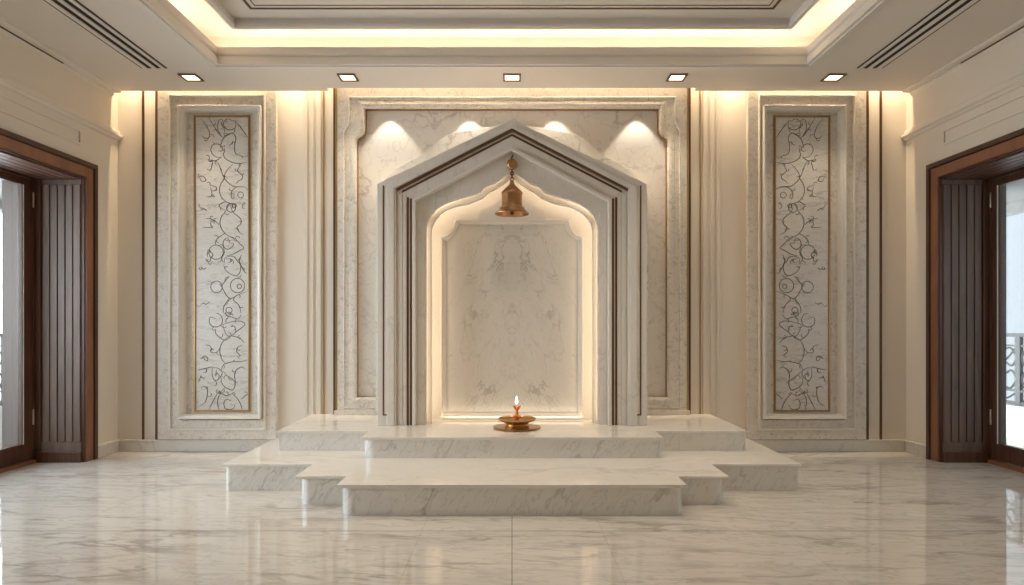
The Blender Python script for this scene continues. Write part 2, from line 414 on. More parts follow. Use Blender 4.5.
# ------------------------------------------------------------------ doors
for s, nm in SIDES:
    door = bpy.data.objects.new('door_1' if s < 0 else 'door_2', None); COL.objects.link(door); door.location = (s * XW, DY0, 0)
    struct(door, 'dark wood framed glass balcony door on the %s wall' % nm, 'door')
    # casing swept round the opening on the wall face
    path = [(DY0, 0), (DY0, DZ), (DY1, DZ), (DY1, 0)]
    def cas(u0, u1, t): 
        q = sorted((s * XW, s * (XW - t)))
        return MB().sweep(path, [(-u0, q[0]), (-u1, q[0]), (-u1, q[1]), (-u0, q[1])], False, 'yz')
    cas(.0, .092, .030).build('casing', 'casing', door, bevel=.003)
    cas(.098, .142, .042).build('casing_edge', 'casing_dark', door, bevel=.003)
    cas(.088, .102, .018).build('casing_groove', 'black', door)
    # far and near jamb linings of vertical planks
    for y, dr in ((DY0, -1), (DY1, 1)):
        j = MB().box(s * 3.925, s * 4.37, y, y + dr * .012, 0, DZ)
        j = j.build('jamb_lining', 'casing_dark', door)
        p = MB()
        w0 = .083
        for k in range(5):
            a = 3.955 + k * .0705
            p.box(s * a, s * (a + .0595), y + dr * .012, y + dr * .026, .19, 2.545)
        p.build('plank_panel', 'plank', j, bevel=.002)
        MB().box(s * 3.945, s * 4.310, y + dr * .012, y + dr * .020, 2.550, 2.592).build('upper_rail', 'plank', j, bevel=.002)
        MB().box(s * 3.945, s * 4.310, y + dr * .012, y + dr * .024, .098, .186).build('lower_rail', 'plank', j, bevel=.002)
        MB().box(s * 4.312, s * 4.368, y + dr * .012, y + dr * .034, .098, 2.592).build('corner_post', 'leaf', j, bevel=.002)
        MB().box(s * 3.945, s * 4.36, y + dr * .012, y + dr * .034, 0, .096).build('plinth_board', 'leaf', j, bevel=.004)
    so = MB().box(s * 3.925, s * 4.37, DY0, DY1, DZ - .012, DZ).build('soffit', 'casing_dark', door)
    p = MB()
    for k in range(5): p.box(s * (3.955 + k * .078), s * (3.955 + k * .078 + .068), DY0 - .03, DY1 + .03, DZ - .026, DZ - .012)
    p.build('soffit_planks', 'soffit', so, bevel=.002)
    # outer frame and threshold
    x0, x1 = 4.37, 4.45
    f = MB().box(s * x0, s * x1, DY0 - .0, DY0 - .042, 0, DZ).box(s * x0, s * x1, DY1, DY1 + .042, 0, DZ).box(s * x0, s * x1, DY0 - .042, DY1 + .042, 2.585, DZ)
    f.build('door_frame', 'leaf', door, bevel=.003)
    MB().box(s * 4.34, s * 4.45, DY0 - .042, DY1 + .042, -.02, .035).build('threshold', 'casing', door, bevel=.004)
    ya, yb, yc = DY0 - .046, -2.0, DY1 + .046
    for y0, y1 in ((ya, yb - -.003), (yb - .003, yc)):
        l = MB(); st = .107 if s < 0 else .055
        l.box(s * 4.375, s * 4.425, y0, y0 - st, .04, 2.58).box(s * 4.375, s * 4.425, y1, y1 + st, .04, 2.58)
        l.box(s * 4.375, s * 4.425, y0 - st, y1 + st, .04, .19).box(s * 4.375, s * 4.425, y0 - st, y1 + st, 2.515, 2.58)
        lf = l.build('door_leaf', 'leaf', door, bevel=.003)
        MB().box(s * 4.396, s * 4.402, y0 - st, y1 + st, .19, 2.515).build('glass_pane', 'glass', lf)
        g = MB(); gw = .018 if s < 0 else .052                       # inner sash lining and its bright seal
        g.box(s * 4.372, s * 4.394, y0 - st, y0 - st - gw, .19, 2.515).box(s * 4.372, s * 4.394, y1 + st, y1 + st + gw, .19, 2.515)
        g.build('sash_lining', 'taupe', lf)
        e_ = .0 if s < 0 else .018
        for yy, q in ((y0 - st - e_, -1), (y1 + st + e_, 1)):
            MB().box(s * 4.366, s * 4.372, yy, yy + q * .007, .19, 2.515).build('glazing_seal', 'bead', lf)
    for z in (2.40, .42):
        MB().lathe([(.0, -.07), (.007, -.07), (.009, -.055), (.009, .055), (.007, .07), (0, .07)], (s * 4.366, ya + .000, z), 12).build('hinge', 'steel', door, smooth=True)
    hd = MB().tube([(s * 4.374, yb + .06, 1.03), (s * 4.33, yb + .06, 1.03), (s * 4.33, yb + .18, 1.03)], .010).box(s * 4.368, s * 4.376, yb + .035, yb + .085, .93, 1.10)
    hd.build('door_handle', 'steel', door, bevel=.001)

    # balcony outside
    pier = 4.60 if s > 0 else 4.746
    struct(MB().box(s * 4.45, s * 6.0, 1.6, -6.5, -.14, -.02).build('balcony_floor', 'tile'), 'pale balcony paving outside the %s door' % nm, 'floor')
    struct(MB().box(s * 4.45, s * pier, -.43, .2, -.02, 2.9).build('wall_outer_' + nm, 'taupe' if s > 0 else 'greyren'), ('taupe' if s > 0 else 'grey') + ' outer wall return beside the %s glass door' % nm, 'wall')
    struct(MB().box(s * 4.45, s * 5.75, 1.6, -6.5, 2.62, 2.80).box(s * 5.55, s * 5.75, 1.6, -6.5, 2.52, 2.62).build('balcony_ceiling', 'soffitren'), 'pale balcony soffit and beam outside the %s door' % nm, 'ceiling')
    struct(MB().box(s * 5.52, s * 5.72, 1.6, -6.5, -.02, .33).box(s * 5.49, s * 5.75, 1.6, -6.5, .33, .37).build('balcony_parapet', 'render'), 'low pale parapet of the balcony on the %s' % nm, 'wall')
    r = thing('balcony_railing', (s * 5.6, -1.0, .37), 'dark wrought iron scrollwork railing on the balcony parapet outside the %s door' % nm, 'railing', None)
    XR = s * 5.6
    MB().box(XR - .025, XR + .025, 1.4, -3.4, 1.13, 1.17).build('top_rail', 'iron', r, bevel=.004)
    MB().box(XR - .015, XR + .015, 1.4, -3.4, .52, .545).build('middle_rail', 'iron', r)
    MB().box(XR - .014, XR + .014, 1.4, -3.4, 1.02, 1.042).build('upper_rail', 'iron', r)
    MB().box(XR - .018, XR + .018, 1.4, -3.4, .38, .41).build('bottom_rail', 'iron', r)
    for k in range(9):
        y = 1.21 - k * .56
        MB().box(XR - .02, XR + .02, y - .035, y + .035, .37, 1.13).build('post', 'iron', r)
        if k < 8:
            m = MB()
            base = [(.0, .0), (.10, .06), (.20, .02), (.26, .12), (.18, .22), (.08, .18), (.10, .10)]
            for fy, fz in ((1, 1), (-1, 1), (1, -1), (-1, -1)):
                pp = [(XR, y - .28 + fy * (a - .02), .78 + fz * (b + .005)) for a, b in base]
                m.tube(catmull(pp, 5), .011, 6)
            m.tube(catmull([(XR, y - .04, .56), (XR, y - .2, .72), (XR, y - .36, .85), (XR, y - .52, 1.01)], 4), .010, 6)
            m.tube(catmull([(XR, y - .06, .42), (XR, y - .2, .50), (XR, y - .36, .43), (XR, y - .52, .51)], 4), .010, 6)
            m.build('scrollwork', 'iron', r, smooth=True)

# ------------------------------------------------------------------ stepped marble platform
def rounded_rect_front(x, y0, yb, r, n=8):          # front corners rounded, from back left round to back right
    p = [(-x, yb)]
    p += [(-x + r - r * math.cos(a), y0 + r - r * math.sin(a)) for a in [math.pi / 2 * i / n for i in range(n + 1)]]
    p += [(x - r + r * math.sin(a), y0 + r - r * math.cos(a)) for a in [math.pi / 2 * i / n for i in range(n + 1)]]
    return p + [(x, yb)]
Z1, Z2 = .205, .372
lo = thing('marble_step', (0, -1.5, 0), 'wide lower marble step in three stages with rounded front corners on the floor', 'step')
yw, ym, yf = yd(4.705), yd(4.33), yd(4.092)
SL = .022
for x, y0, yb, r in ((2.182, yw, -.002, .04), (1.497, ym, yw + .16, .10), (1.142, yf, ym + .16, .10)):
    MB().slab(rounded_rect_front(x, y0, yb - (.0 if yb == 0 else 0), r), 0, Z1 - SL).build('riser', 'riser', lo, smooth=True)
e = .014
MB().slab([(-2.182 - e, -.002), (-2.182 - e, yw - e), (-1.497 - e, yw - e), (-1.497 - e, ym - e), (-1.142 - e, ym - e), (-1.142 - e, yf - e),
           (1.142 + e, yf - e), (1.142 + e, ym - e), (1.497 + e, ym - e), (1.497 + e, yw - e), (2.182 + e, yw - e), (2.182 + e, -.002)], Z1 - SL, Z1).build('tread', 'step', lo, bevel=.004)
up = thing('marble_plinth', (0, -.8, Z1), 'upper marble plinth under the arched shrine, resting on the lower step', 'plinth')
yw2, yc2 = yd(5.199), yd(4.904)
for x, y0, yb, r in ((1.964, yw2, -.002, .02), (1.186, yc2, yw2 + .16, .10)):
    MB().slab(rounded_rect_front(x, y0, yb, r), Z1, Z2 - SL).build('riser', 'riser', up, smooth=True)
MB().slab([(-1.974, -.002), (-1.974, yw2 - .01), (-1.184 - e, yw2 - .01), (-1.184 - e, yc2 - e), (1.184 + e, yc2 - e), (1.184 + e, yw2 - .01), (1.974, yw2 - .01), (1.974, -.002)],
          Z2 - SL, Z2).build('tread', 'step', up, bevel=.004)

# ------------------------------------------------------------------ central wall panel behind the shrine
PX, PY, DR = 1.743, -.08, 6.12
Z2P = Z2 + .0015
cp = thing('backdrop_panel', (0, 0, Z2), 'large veined marble wall panel with notched frame behind the arched shrine', 'wall panel')
half = pts([(512, 398.5), (355.6, 398.5), (355.6, 141), (356.4, 138.2), (358.6, 136.6), (361.2, 135.4), (363.2, 133), (364, 130), (364, 107.5), (512, 107.5)], DR)
for sgn in (1,):
    fr = MB()
    L = [(0, Z2P), (-PX, Z2P), (-PX, 3.74), (0, 3.74)] + [half[-1]] + half[-2:0:-1] + [half[0]]
    fr.prism(L, PY, -.03); fr.prism([(-x, z) for x, z in L], PY, -.03)
    fr.build('panel_frame', 'frame', cp)
    cpf = [o for o in cp.children if o.name.startswith('panel_frame')][0]
MB().box(-PX + .03, PX - .03, -.03, 0, Z2P, 3.74).build('back_slab', 'panel', cp)
def closed_path(h):   # left half from bottom centre to top centre -> closed loop, drops centre duplicates
    core = h[1:-1]
    return core + [(-x, z) for x, z in reversed(core)]
loop = closed_path(half)       # goes up the left side and down the right: clockwise, left = outwards
MB().sweep(loop, [(-.014, -.03), (-.014, -.078), (.004, -.098), (.030, -.100), (.036, -.088), (.052, -.088), (.060, -.08), (.060, -.03)], True).build('frame_moulding', 'frame', cpf)
lp2 = [(x - math.copysign(.0, x), z) for x, z in loop]
MB().sweep(loop, [(-.0165, -.03), (-.0165, -.060), (-.0135, -.080), (-.0125, -.03)], True).build('bronze_edge', 'gold', cpf)
half2 = pts([(512, 407.5), (344.2, 407.5), (344.2, 132), (345.2, 129.6), (347.4, 127.5), (348.6, 124.5), (349, 121), (349, 97.5), (512, 97.5)], DR)
MB().sweep(closed_path(half2), [(-.008, -.075), (-.008, -.084), (0, -.092), (.008, -.084), (.008, -.075)], True).build('bead_moulding', 'frame', cpf)
for s_ in (-1, 1): MB().box(s_ * (PX - .002), s_ * (PX - .018), PY - .003, PY + .02, Z2 + .05, 3.73).build('painted_glow_edge', 'goldline', cpf)  # gold strips colour in the yellow LED glow along the panel sides
MB().box(-PX - .01, PX + .01, -.10, 0, Z2P, Z2 + .045).build('panel_base', 'frame', cp, bevel=.004)
sc = [(375.6, 425), (375.6, 200), (376.5, 194), (380, 185.5), (387, 176.3), (395.6, 168.6), (406, 162.6), (414.4, 158.6), (420, 156.2), (422.6, 153.4), (430, 148.6), (435, 142.8), (438.4, 139.4),
      (445, 136), (453, 133), (463, 131), (474, 129.5), (490, 127), (512, 122)]
S = pts(sc, 6.07)
S[0] = (S[0][0], Z2 + .045); 
MB().prism(S + [(-x, z) for x, z in reversed(S[:-1])], -.130, -.03).build('scalloped_slab', 'panel', cp, bevel=.018)

# ------------------------------------------------------------------ shrine
sh = thing('arched_shrine', (0, -.4, Z2), 'cream marble gabled shrine with ogee arched lit niche on the plinth', 'shrine')
dA, dB, dC = 5.465, 5.491, 5.535
yA, yB, yC = yd(dA), yd(dB), yd(dC)
YBK = -.150
def gab(xp, eave, apex, d, z0=Z2):     # gable outline through three pixels-derived corners
    a, z1 = wx(xp, d), wz(eave, d); zt = wz(apex, d)
    return [(a, z0), (a, z1), (0, zt), (-a, z1), (-a, z0)]
def gabx(x, z1, zt, z0=Z2): return [(-x, z0), (-x, z1), (0, zt), (x, z1), (x, z0)]
xo, ze, zt = 1.189, wz(184, dA), wz(119, dA)
g0 = gabx(xo, ze, zt)
xi, zei, zti = -wx(396.3, dA), wz(189.2, dA), wz(129.4, dA)
g1 = gabx(xi, zei, zti)
op_ = MB().strip(g0, g1, yA, YBK).build('outer_portal', 'shrine', sh, bevel=.004)
# raised rib on the outer portal
lerp = lambda A, B, t: [(a[0] + (b[0] - a[0]) * t, a[1] + (b[1] - a[1]) * t) for a, b in zip(A, B)]
MB().strip(lerp(g0, g1, .52), lerp(g0, g1, .90), yA - .014, yA + .01).build('portal_rib', 'shrine', op_, bevel=.004)
x2, ze2, zt2 = -wx(412.8, dB), wz(199.8, dB), wz(147.5, dB)
g2 = gabx(x2, ze2, zt2)
in_ = MB().strip(g1, g2, yB, YBK).build('inner_portal', 'shrine', sh, bevel=.003)
# bronze lines: two along the gable
def offset_gable(apex, t, d, xlim):
    sl = (zti - zei) / xi
    z = wz(apex, d); h = t * d / FOC
    return [(-xlim, z - sl * xlim), (0, z), (xlim, z - sl * xlim)], [(-xlim, z - h - sl * xlim), (0, z - h), (xlim, z - h - sl * xlim)]
for apex, lim in ((128.6, 1.022), (133.0, .974)):
    a, b = offset_gable(apex, 2.2, dA, lim)
    MB().strip(a, b, yA - .004 if apex < 130 else yB - .004, yB + .02).build('gable_line', 'bronze', op_)
for s in (-1, 1):
    for px in (407.9, 411.0):
        x = s * -wx(px, dB)
        MB().box(x - .0085, x + .0085, yB - .004, yB + .02, Z2, wz(197.5 if px < 409 else 198.6, dB)).build('pilaster_line', 'bronze', in_)
    x = s * -wx(383.4, dA)
    m = MB().box(x - .006, x + .006, yA - .004, yA + .01, wz(415.5, dA), wz(185.5, dA)).box(x - s * .006, x - s * .040, yA - .004, yA + .01, wz(415.5, dA), wz(414.2, dA))
    m.build('corner_line', 'bronze', op_)
    for a, b, t in ((398.5, 402.6, .010), (403.4, 406.4, .006)):
        MB().box(s * -wx(a, dB), s * -wx(b, dB), yB - t, yB + .01, Z2, wz(194.5, dB)).build('pilaster_rib', 'shrine', in_, bevel=.003)
MB().strip(gabx(x2, ze2, zt2), gabx(x2 - .028, ze2 - .012, zt2 - .03), yB - .030, yC + .01).build('gable_bead', 'niche', in_, bevel=.004)
op = [(426.2, 425), (426.2, 230), (427.2, 223), (430.8, 215.4), (436.2, 209.2), (443.8, 204.3), (451.5, 201.2), (459.2, 198.8), (467, 196.6), (474.6, 194.2), (480, 192.3), (483, 188.5),
      (487, 185.7), (493.8, 183.4), (500.8, 178.5), (508.5, 173), (512, 170.5)]
ip = [(431.5, 425), (431.5, 230), (433, 224.5), (436.5, 218.5), (441, 213.6), (447.5, 209.6), (454, 206.9), (461, 205.3), (468, 204.2), (476, 200.8), (482.5, 198.4), (486, 195.3),
      (490, 191.8), (496, 189.2), (503.8, 183.8), (509, 180), (512, 177.8)]
O = pts(op, dC); I = pts(ip, dC + .06)
O[0] = (O[0][0], Z2); I[0] = (I[0][0], Z2)
mir = lambda L: L + [(-x, z) for x, z in reversed(L[:-1])]
Of, If = mir(O), mir(I)
gt = gabx(x2, ze2, zt2)
MB().prism([gt[0], gt[1], gt[2]] + list(reversed(O)), yC, yC + .04).prism([(-x, z) for x, z in ([gt[0], gt[1], gt[2]] + list(reversed(O)))], yC, yC + .04).build('tympanum', 'shrine', sh)
tym = [o for o in sh.children if o.name.startswith('tympanum')][0]
Ow = pts([(x - (512 - x) * .02, y - 2.5) for x, y in op], dC + .08); Ow[0] = (Ow[0][0], Z2); Ow[-1] = (0, Ow[-1][1])
MB().strip(mir(Ow), If, yC + .092, yC + .098, yC + .055).build('arch_moulding', 'niche', sh)
# pilaster ribs on the tympanum sides
for s in (-1, 1):
    MB().box(s * -wx(417.4, dC), s * -wx(425.0, dC), yC - .006, yC + .01, Z2, wz(212, dC)).build('tympanum_rib', 'shrine', tym, bevel=.003)
yN = yd(5.85)
nb = gabx(x2, ze2, zt2)
nbk = MB().prism(nb, yN, yN + .05).build('niche_back', 'niche', sh)
cr = pts([(478.5, 222), (478.5, 218.8), (480, 212.3), (482, 210.6), (485.4, 209.5), (491.5, 207), (496, 203.8), (500.8, 200.8), (506, 196.5), (512, 190)], 5.83)
MB().prism(mir(cr), yN - .075, yN + .005).build('niche_crest', 'shrine', nbk, bevel=.003)
dP = 5.81; yP = yd(dP)
pl = pts([(512, 417.2), (440.8, 417.2), (440.8, 236.5), (444, 236.3), (447.2, 235), (450.2, 232.2), (452.6, 228.5), (454, 224.5), (454.4, 222), (454.4, 219.3), (512, 219.3)], dP)
plo = closed_path(pl)
plq = MB().prism([(x * .985, z) for x, z in plo], yP, yN).build('niche_plaque', 'book', sh)
MB().sweep(plo, [(0, yN), (0, yP - .018), (-.006, yP - .026), (-.016, yP - .026), (-.024, yP - .018), (-.036, yP - .014), (-.048, yP - .002), (-.048, yP + .01)], True).build('plaque_moulding', 'niche', plq)

# ------------------------------------------------------------------ bell
bx, by = 0.0, yC - .03
dbell = by - CAMY
K = dbell / FOC
bell = thing('hanging_bell', (bx, by, wz(214.2, dbell)), 'aged brass bell hanging on a short chain from the shrine arch', 'bell')
zb = lambda py: wz(py, dbell)
prof_o = [(17.0, 214.2), (17.1, 213.4), (15.9, 212.2), (14.3, 210.8), (13.1, 209.2), (12.5, 208.2), (11.0, 207.4), (10.5, 205.8), (10.3, 203.6), (10.2, 199), (10.1, 194.4), (10.7, 193.6), (10.6, 192.6),
          (9.6, 191.4), (8.0, 189.6), (5.8, 187.4), (3.8, 185.8), (2.4, 183.6), (1.7, 181.4), (0.0, 180.8)]
prof_i = [(0, 184.5), (5.5, 189), (8.6, 194), (9.0, 203), (10.5, 207.5), (13.5, 211), (15.8, 214.0)]
P = [(r * K, zb(y)) for r, y in prof_o]
PI_ = [(r * K, zb(y)) for r, y in prof_i]
bb = MB().lathe(list(reversed(P)) + list(reversed(PI_)), (bx, by, 0), 56).build('bell_body', 'brass', bell, smooth=True)
MB().lathe([(11.0 * K, zb(208.6)), (12.7 * K, zb(208.2)), (12.7 * K, zb(207.4)), (10.5 * K, zb(206.9))], (bx, by, 0), 48).build('waist_band', 'goldline', bb, smooth=True)
MB().lathe([(0, zb(211)), (1.6 * K, zb(212)), (2.0 * K, zb(213.6)), (1.4 * K, zb(215)), (0, zb(215.4))], (bx, by, 0), 20).tube([(bx, by, zb(211.5)), (bx, by, zb(184.3))], .006).build('clapper', 'darkbrass', bb, smooth=True)
def link(z, r, h, rot):
    pth = []
    for i in range(18):
        a = 2 * math.pi * i / 18
        q = (r * math.cos(a), h * math.sin(a))
        pth.append((bx + (q[0] if not rot else 0), by + (q[0] if rot else 0), z + q[1]))
    return MB().tube(pth, .0065, 8, closed=True)
link(zb(179.2), 1.5 * K, 1.9 * K, 0).build('chain_link', 'brass', bell, smooth=True)
link(zb(176.2), 1.3 * K, 1.9 * K, 1).build('chain_link', 'darkbrass', bell, smooth=True)
link(zb(173.4), 1.3 * K, 1.8 * K, 0).build('chain_link', 'darkbrass', bell, smooth=True)
link(zb(170.8), 1.2 * K, 1.7 * K, 1).build('chain_link', 'darkbrass', bell, smooth=True)
zk = zb(164.2)
MB().lathe([(0, .028), (4.2 * K, .027), (5.2 * K, .022), (5.5 * K, .006), (5.3 * K, -.010), (4.4 * K, -.020), (2.2 * K, -.026), (0, -.027)], (bx, by, zk), 32, 'y').build('wall_boss', 'brass', bell, smooth=True)
MB().tube(catmull([(bx, by + .015, zb(160.0)), (bx - .004, by + .002, zb(158.0)), (bx + .004, by - .006, zb(156.2)), (bx + .010, by - .002, zb(154.8))], 5), .007).build('hook', 'darkbrass', bell, smooth=True)

# ------------------------------------------------------------------ oil lamp with candle
dl = 5.34; K = dl / FOC; lx, ly = wx(517, dl) , yd(dl)
lamp = thing('oil_lamp', (lx, ly, Z2), 'brass tiered oil lamp with a small burning candle on the plinth edge', 'lamp')
R = lambda px: px * K
z0 = Z2
MB().lathe([(0, z0), (R(21.5), z0), (R(23.6), z0 + .006), (R(23.8), z0 + .012), (R(22.8), z0 + .014), (R(17), z0 + .010), (0, z0 + .010)], (lx, ly, 0), 64).build('base_plate', 'dish', lamp, smooth=True)
MB().lathe([(0, z0 + .010), (R(12.2), z0 + .010), (R(12.4), z0 + .018), (R(11.0), z0 + .026), (R(11.0), z0 + .036), (R(12.5), z0 + .048), (R(12.8), z0 + .054), (0, z0 + .054)], (lx, ly, 0), 48).build('pedestal', 'dish', lamp, smooth=True)
MB().lathe([(0, z0 + .052), (R(11), z0 + .053), (R(16), z0 + .060), (R(18.4), z0 + .072), (R(18.8), z0 + .086), (R(18.2), z0 + .088), (R(17.2), z0 + .076), (R(14), z0 + .068), (0, z0 + .066)], (lx, ly, 0), 64).build('oil_dish', 'dish', lamp, smooth=True)
zc = z0 + .066
cs = MB().lathe([(0, zc), (R(2.2), zc), (R(2.4), zc + .008), (R(1.6), zc + .014), (R(3.8), zc + .024), (R(4.2), zc + .034), (R(2.4), zc + .042), (R(1.3), zc + .052), (R(1.7), zc + .066), (R(1.2), zc + .076),
            (R(1.3), zc + .086), (R(2.6), zc + .098), (R(3.0), zc + .112), (R(2.4), zc + .116), (0, zc + .116)], (lx, ly, 0), 32).build('candle_stand', 'copper', lamp, smooth=True)
m = MB()
for k in range(5):
    a = k * 2 * math.pi / 5 + .3
    m.tube([(lx + R(2.3) * math.cos(a), ly + R(2.3) * math.sin(a), zc + .100), (lx + R(3.1) * math.cos(a), ly + R(3.1) * math.sin(a), zc + .114), (lx + R(3.4) * math.cos(a), ly + R(3.4) * math.sin(a), zc + .126)], .006, 8, taper=True)
m.build('petal_cup', 'copper', cs, smooth=True)
cd = MB().lathe([(0, zc + .112), (R(1.35), zc + .112), (R(1.3), zc + .140), (R(.9), zc + .143), (0, zc + .143)], (lx, ly, 0), 20).build('candle', 'wax', lamp, smooth=True)
MB().lathe([(0, zc + .139), (R(.8), zc + .146), (R(1.25), zc + .158), (R(1.05), zc + .174), (R(.5), zc + .194), (0, zc + .210)], (lx - .004, ly, 0), 16).build('flame', 'flame', cd, smooth=True)

# ------------------------------------------------------------------ carved side panels
R1 = [[(65,40),(90,70),(108,105),(116,135),(105,153),(85,152),(68,137)], [(115,45),(135,75),(160,115),(180,140),(198,150)], [(170,45),(162,75),(165,110),(185,140)],
 [(240,45),(215,42),(197,60),(200,85),(220,102),(245,103),(265,90),(268,65),(255,48)], [(265,50),(300,95),(325,130),(335,150)],
 [(205,95),(200,120),(202,140),(235,125),(258,130),(268,155),(262,185),(260,220),(270,245),(295,255),(308,262),(303,272)], [(250,122),(220,135),(195,155),(182,185),(178,210)],
 [(250,172),(245,185),(228,195)],
 [(185,265),(150,262),(128,240),(122,215),(135,192),(160,187),(182,200),(190,220),(180,230),(165,225)], [(200,210),(203,230),(195,245),(205,270),(235,290),(270,300),(300,300),(330,295)],
 [(300,302),(285,325),(278,345),(300,365),(308,378),(300,395),(280,405),(272,420)], [(150,285),(170,310),(182,345),(200,385),(225,415),(255,435),(290,437),(320,440),(335,455)],
 [(250,305),(225,330),(205,360),(200,390),(180,420),(172,460),(182,495),(205,520),(235,535)], [(248,510),(240,485),(248,458),(272,440)],
 [(105,275),(130,290),(127,315),(118,340),(100,333)], [(110,278),(150,285),(185,262)], [(55,378),(80,378),(93,400),(68,405),(55,378)], [(115,430),(145,435),(155,450),(130,462),(118,440)],
 [(125,460),(128,480),(118,495),(100,492)], [(235,535),(205,525),(170,545),(180,560),(205,575)], [(318,525),(312,538),(305,540)], [(65,560),(85,568),(100,580)]]
R2 = [[(232,-50),(205,0),(185,25),(175,60),(183,95),(205,125),(235,145),(265,155)], [(235,-45),(250,0),(275,20),(298,45),(295,70),(275,90),(285,115),(312,132)], [(265,155),(290,185),(315,210),(290,225),(255,245),(215,255)],
 [(95,38),(120,40),(145,52),(170,75)], [(140,52),(122,62),(122,78),(132,90),(75,90)], [(240,183),(255,185),(245,205),(220,218),(198,205),(193,180),(205,158),(225,150)], [(195,205),(200,240),(185,270),(195,295)],
 [(205,125),(165,150),(150,175),(150,190)],
 [(200,300),(205,270),(235,258),(262,265),(275,285),(295,310),(292,350),(270,372),(235,362),(205,335),(197,305)], [(215,275),(235,275),(238,290),(225,297)], [(300,250),(290,290),(315,345),(330,360)],
 [(180,435),(205,405),(230,375)], [(180,430),(195,455),(215,490),(240,505),(280,485),(330,465)], [(265,490),(255,515),(285,545),(298,590)], [(195,590),(195,560),(215,525),(240,510)],
 [(65,320),(80,335),(95,325)], [(92,275),(105,292),(120,280),(118,262)], [(65,540),(80,532),(92,545)], [(110,235),(128,240),(133,255),(120,265)], [(120,235),(112,225)]]
R3 = [[(150,8),(175,15),(190,45),(180,75),(155,88),(125,80),(112,55),(120,30),(150,40)], [(205,0),(220,25),(245,30),(280,40),(300,15)], [(215,5),(232,0),(240,14),(228,20)],
 [(190,70),(200,105),(215,135),(240,140),(270,115),(320,75),(300,55),(255,55),(215,65),(190,75)], [(238,85),(258,83),(265,98),(252,108)], [(150,100),(150,125),(175,150),(205,165),(235,145)],
 [(235,140),(200,165),(178,200),(175,240),(188,280),(210,300)], [(235,140),(285,150),(318,180)], [(305,195),(280,205),(272,230),(290,250),(300,255)], [(335,280),(300,290),(260,290),(220,298),(195,310),(180,345)],
 [(90,192),(115,198),(125,215),(120,230),(135,240),(160,232),(175,210)], [(62,270),(85,258),(103,268),(100,285),(85,280)], [(320,330),(300,322),(270,340),(260,375),(265,410),(255,425)],
 [(195,345),(215,370),(250,395),(265,420),(250,455),(225,450),(200,435),(182,405),(190,375)], [(130,325),(165,330),(188,355),(170,390),(145,400),(130,370),(130,325)], [(150,375),(160,360),(172,372)],
 [(45,340),(90,330),(130,320)], [(65,445),(80,435),(100,450),(100,490),(85,530),(55,550)], [(185,470),(165,500),(162,540),(170,572)], [(250,475),(215,490),(195,480),(175,475),(205,440)],
 [(240,520),(215,510),(198,530),(205,562),(230,572),(255,562),(262,545)], [(250,480),(280,510),(300,550),(305,572)], [(160,475),(130,530),(110,572)], [(335,480),(300,510)], [(65,370),(50,410)]]
def circ(cx, cy, r): return [(cx + r * math.cos(2 * math.pi * i / 10), cy + r * math.sin(2 * math.pi * i / 10)) for i in range(10)]
C1 = [circ(296, 485, 17), circ(240, 560, 26), circ(258, 548, 12)]
C2 = [circ(152, 235, 42), circ(155, 438, 34), circ(278, 430, 42), circ(288, 435, 13), circ(228, 575, 18)]
THIN = 0
lab = 'tall marble panel with dark scrolling vine in a gold frame, %s of the shrine'
